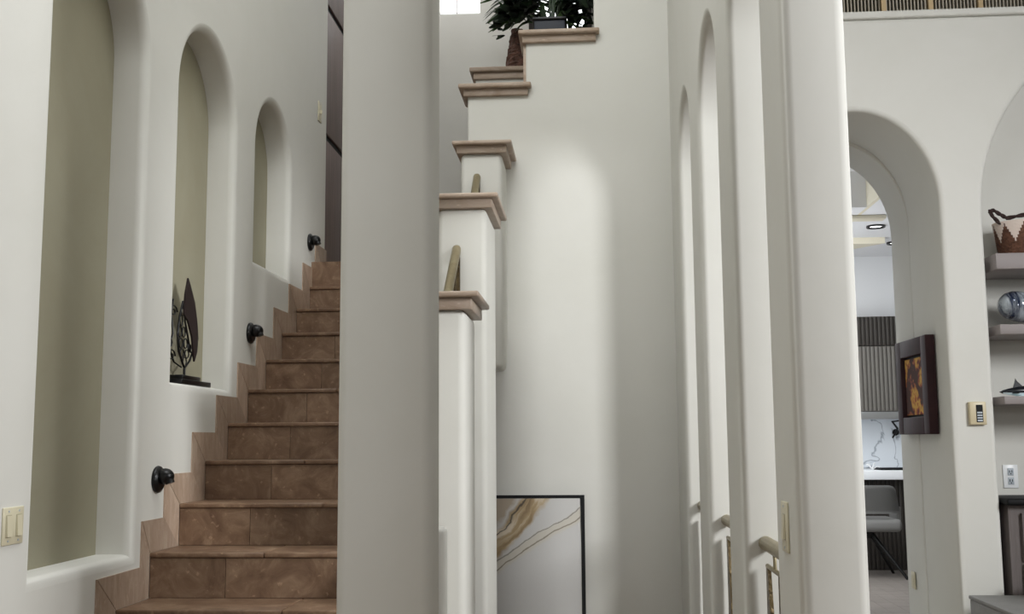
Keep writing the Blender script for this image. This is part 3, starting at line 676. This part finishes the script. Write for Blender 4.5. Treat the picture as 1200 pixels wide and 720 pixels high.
for s, r_ in PR:
    rings.append([bm.verts.new((2.355 + s, 6.50 + max(r_, 0.001) * 0.8 * math.cos(2 * PI * k / 16), 1.562 + 0.04 * s + max(r_, 0.001) * 0.8 * math.sin(2 * PI * k / 16))) for k in range(16)])
for a, b in zip(rings, rings[1:]):
    for k in range(16):
        f = bm.faces.new((a[k], a[(k + 1) % 16], b[(k + 1) % 16], b[k])); f.material_index = 1 if 9 <= k <= 14 and a is not rings[0] else 0
bm.faces.new(rings[-1]); bm.faces.new(rings[0][::-1]); fin(bm, 'body', [OB, OW], t, smooth=True)
prism('dorsal_fin', [(2.435, 1.588), (2.49, 1.592), (2.457, 1.625), (2.45, 1.640)], 'Y', 6.497, 6.503, OB, t)
prism('flipper', [(2.42, 6.485), (2.46, 6.48), (2.445, 6.43)], 'Z', 1.553, 1.558, OB, t)
prism('tail_fluke', [(2.78, 6.50), (2.84, 6.44), (2.82, 6.50), (2.84, 6.56)], 'Z', 1.575, 1.581, OB, t)
bm = bmesh.new(); bm_prism(bm, [(2.40, 1.534), (2.80, 1.534), (2.78, 1.56), (2.70, 1.585), (2.62, 1.56), (2.52, 1.548)], 'Y', 6.47, 6.53); fin(bm, 'wave_base', mat('pale_ice_resin', hexc('BFD3D8'), 0.2), t, bevel=0.004)

# ------------------------------------------------------------------ kitchen seen through the passage
KY = 11.9
fl = st(box('floor_kitchen', (0.72, 7.56, -0.06), (6.5, 12.3, -0.003), GROUT)); fl.name = 'floor'
pm = None
for i in range(26):
    x0 = 1.2 + 0.13 * i
    y = 7.47 - (i * 0.37 % 1.2)
    while y < KY:
        a, b = max(y, 7.47), min(y + 1.2, KY)
        if b - a > 0.02 and x0 < 4.4:
            o = box('plank', (x0 + 0.001, a + 0.001, -0.003), (x0 + 0.129, b - 0.001, 0.0), FLOORK, fl)
        y += 1.2
st(box('wall_kitchen', (0.72, KY, 0), (6.5, KY + 0.15, 3.6), KWHITE))
st(box('wall_kitchen', (0.72, 7.46, 0), (0.85, KY, 3.6), KWHITE))
st(box('wall_kitchen', (6.35, 7.46, 0), (6.5, KY, 3.6), KWHITE))
st(box('baseboard_kitchen', (2.05, 7.462, 0), (2.12, 7.48, 0.12), KWHITE))
ce = st(box('ceiling_kitchen', (0.72, 7.46, 3.56), (6.5, KY + 0.15, 3.66), WHITEB)); ce.name = 'ceiling'
for x0, y0, x1, y1 in ((0.85, 7.46, 1.2, KY), (2.40, 7.46, 6.35, KY), (1.2, 7.46, 2.37, 7.7), (1.2, 9.3, 2.37, 10.1), (1.2, 11.3, 2.37, KY)):
    box('soffit', (x0, y0, 3.25), (x1, y1, 3.56), WHITEB, ce)
box('coffer_side', (2.37, 7.46, 3.25), (2.40, KY, 3.56), CREAMB, ce)
prism('beam', [(1.9, 10.75), (2.9, 10.75), (2.35, 11.5), (1.9, 11.5)], 'Z', 3.19, 3.25, CREAMB, ce)
box('beam', (1.6, 9.62, 3.21), (2.62, 9.74, 3.25), CREAMB, ce, bevel=0.015)
for i, (lx, ly) in enumerate(((2.66, 10.15), (3.08, 11.05))):
    t = thing('downlight', (lx, ly, 3.25), ('round black rimmed downlight on the kitchen ceiling, the fuller visible one' if i == 0 else 'round black rimmed downlight on the kitchen ceiling, half hidden by the passage edge'), 'light')
    lathe('ring', [(0.055, 0.016), (0.075, 0.0), (0.085, 0.0), (0.085, 0.017), (0.0, 0.017)], (lx, ly, 3.232), BLACK, t, 28)
    lathe('diffuser', [(0, 0.012), (0.055, 0.012), (0.055, 0.016)], (lx, ly, 3.232), GLOW, t, 28)
# upper cabinets with reeded fronts
def reeded(name, x0, x1, z0, z1, yf, M, label, cat, pitch=0.042, depth=0.33, g=None):
    t = thing(name, ((x0 + x1) / 2, yf + depth / 2, z0), label, cat, g)
    box('carcass', (x0, yf, z0), (x1, yf + depth - 0.001, z1), M, t)
    n = int((x1 - x0) / pitch)
    for i in range(n):
        c = x0 + (i + 0.5) * pitch
        box('flute', (c - pitch * 0.36, yf - 0.014, z0 + 0.004), (c + pitch * 0.36, yf, z1 - 0.004), M, t, bevel=0.006)
    return t
reeded('wall_cabinet', 2.2, 3.9, 1.575, 2.25, 11.57, FLUTE, 'grey reeded wall cabinet above the marble backsplash in the kitchen', 'cabinet')
reeded('wall_cabinet', 2.2, 3.9, 2.256, 2.56, 11.57, FLUTED, 'darker reeded top cabinet, under the kitchen ceiling', 'cabinet')
hd = box('cabinet_light_rail', (2.2, 11.54, 1.495), (3.9, 11.89, 1.57), STEEL, None, bevel=0.004); tag(hd, 'brushed steel strip under the reeded kitchen cabinet', 'trim strip')
o = box('backsplash', (2.0, 11.86, 0.99), (4.4, 11.899, 1.495), marble_wall(), None); tag(o, 'white veined marble backsplash in the kitchen', 'backsplash')
o = box('worktop', (2.0, 11.05, 0.895), (4.4, 11.86, 0.985), WORKTOP, None, bevel=0.006); tag(o, 'thick white quartz worktop in the kitchen', 'worktop')
reeded('kitchen_island_base', 2.05, 4.3, 0.0, 0.893, 11.30, FLUTED, 'dark reeded base cabinet under the white kitchen worktop', 'cabinet', depth=0.5)
t = thing('pot_filler_tap', (3.21, 11.86, 1.42), 'dark wall mounted tap on the marble backsplash', 'tap')
lathe('wall_flange', [(0, 0), (0.035, 0), (0.035, 0.012), (0, 0.015)], (3.21, 11.86, 1.36), BLACK, t, 16, Matrix.Rotation(PI / 2, 4, 'X'))
tube('spout', [(3.21, 11.85, 1.36), (3.21, 11.78, 1.40), (3.15, 11.74, 1.47), (3.22, 11.70, 1.48), (3.25, 11.70, 1.36)], 0.012, BLACK, t, 8)
tube('lever', [(3.21, 11.80, 1.38), (3.16, 11.80, 1.30)], 0.010, BLACK, t, 8)
o = box('black_tray', (2.86, 11.15, 0.985), (3.35, 11.45, 1.005), BLACKP, None, bevel=0.004); tag(o, 'flat black tray on the white kitchen worktop', 'tray')
t = thing('glass_ornament', (2.80, 11.2, 0.985), 'small clear ornament on the white worktop left of the black tray', 'ornament')
for i in range(5):
    a = i * 1.25
    tube('glass_branch', [(2.79, 11.2, 0.99), (2.79 + 0.04 * math.cos(a), 11.2 + 0.03 * math.sin(a), 1.02 + 0.008 * i), (2.79 + 0.07 * math.cos(a), 11.2 + 0.04 * math.sin(a), 1.015 + 0.01 * i)], 0.006, WHITEP, t, 6)

# grey bucket chair
t = thing('bucket_chair', (2.62, 10.75, 0), 'grey upholstered bucket chair with splayed black legs in the kitchen', 'chair')
def shell():
    bm = bmesh.new(); prev = None
    nA, nZ = 24, 8
    outer = []
    for i in range(nA + 1):
        a = PI * (1.0 + i / nA) + 0.0     # opens away from the camera
        row = []
        for j in range(nZ + 1):
            f = j / nZ; z = 0.60 + 0.265 * f
            side = abs(math.cos(a)); top = 1 - 0.35 * side ** 4
            zz = 0.60 + (0.265 * f) * top
            rx = 0.285 - 0.035 * f; ry = 0.25 + 0.03 * f
            p = 0.62
            cx = math.copysign(abs(math.cos(a)) ** p, math.cos(a)); sy = math.copysign(abs(math.sin(a)) ** p, math.sin(a))
            row.append(bm.verts.new((2.62 + rx * cx, 10.80 + ry * sy, zz)))
        outer.append(row)
    for a, b in zip(outer, outer[1:]):
        for j in range(nZ): bm.faces.new((a[j], b[j], b[j + 1], a[j + 1]))
    bmesh.ops.solidify(bm, geom=bm.faces[:], thickness=0.045)
    return fin(bm, 'backrest', FABRIC, t, smooth=True)
shell()
bm = bmesh.new(); bm_box(bm, (2.35, 10.56, 0.43), (2.888, 11.06, 0.55)); fin(bm, 'seat', FABRIC, t, bevel=0.045, segs=4)
for s in (-1, 1): box('arm_support', (2.62 + s * 0.262 - 0.02, 10.66, 0.50), (2.62 + s * 0.262 + 0.02, 10.95, 0.66), FABRIC, t, bevel=0.012)
tube('seat_column', [(2.62, 10.8, 0.43), (2.62, 10.8, 0.36)], 0.05, BLACK, t, 16)
for sx, sy in ((-1, -1), (1, -1), (-1, 1), (1, 1)):
    tube('leg', [(2.62 + sx * 0.03, 10.8 + sy * 0.03, 0.40), (2.62 + sx * 0.28, 10.8 + sy * 0.24, 0.012), (2.62 + sx * 0.285, 10.8 + sy * 0.245, 0.0)], 0.016, BLACK, t, 10, taper=[0.02, 0.014, 0.014])

# upper enclosure of the stair hall and living room
st(box('ceiling', (-3.6, -4.5, CEIL), (6.5, 8.8, CEIL + 0.1), PLASTER))
st(box('wall_behind', (-3.6, -4.6, 0), (6.5, -4.5, CEIL), WALLB))
st(box('wall_outer', (-3.6, 7.2, 2.2), (-3.45, 8.6, CEIL), PLASTER)).name = 'wall_left'
st(box('wall_outer', (0.51, 6.92, 3.85), (6.4, 7.05, CEIL), PLASTER)).name = 'wall_back'
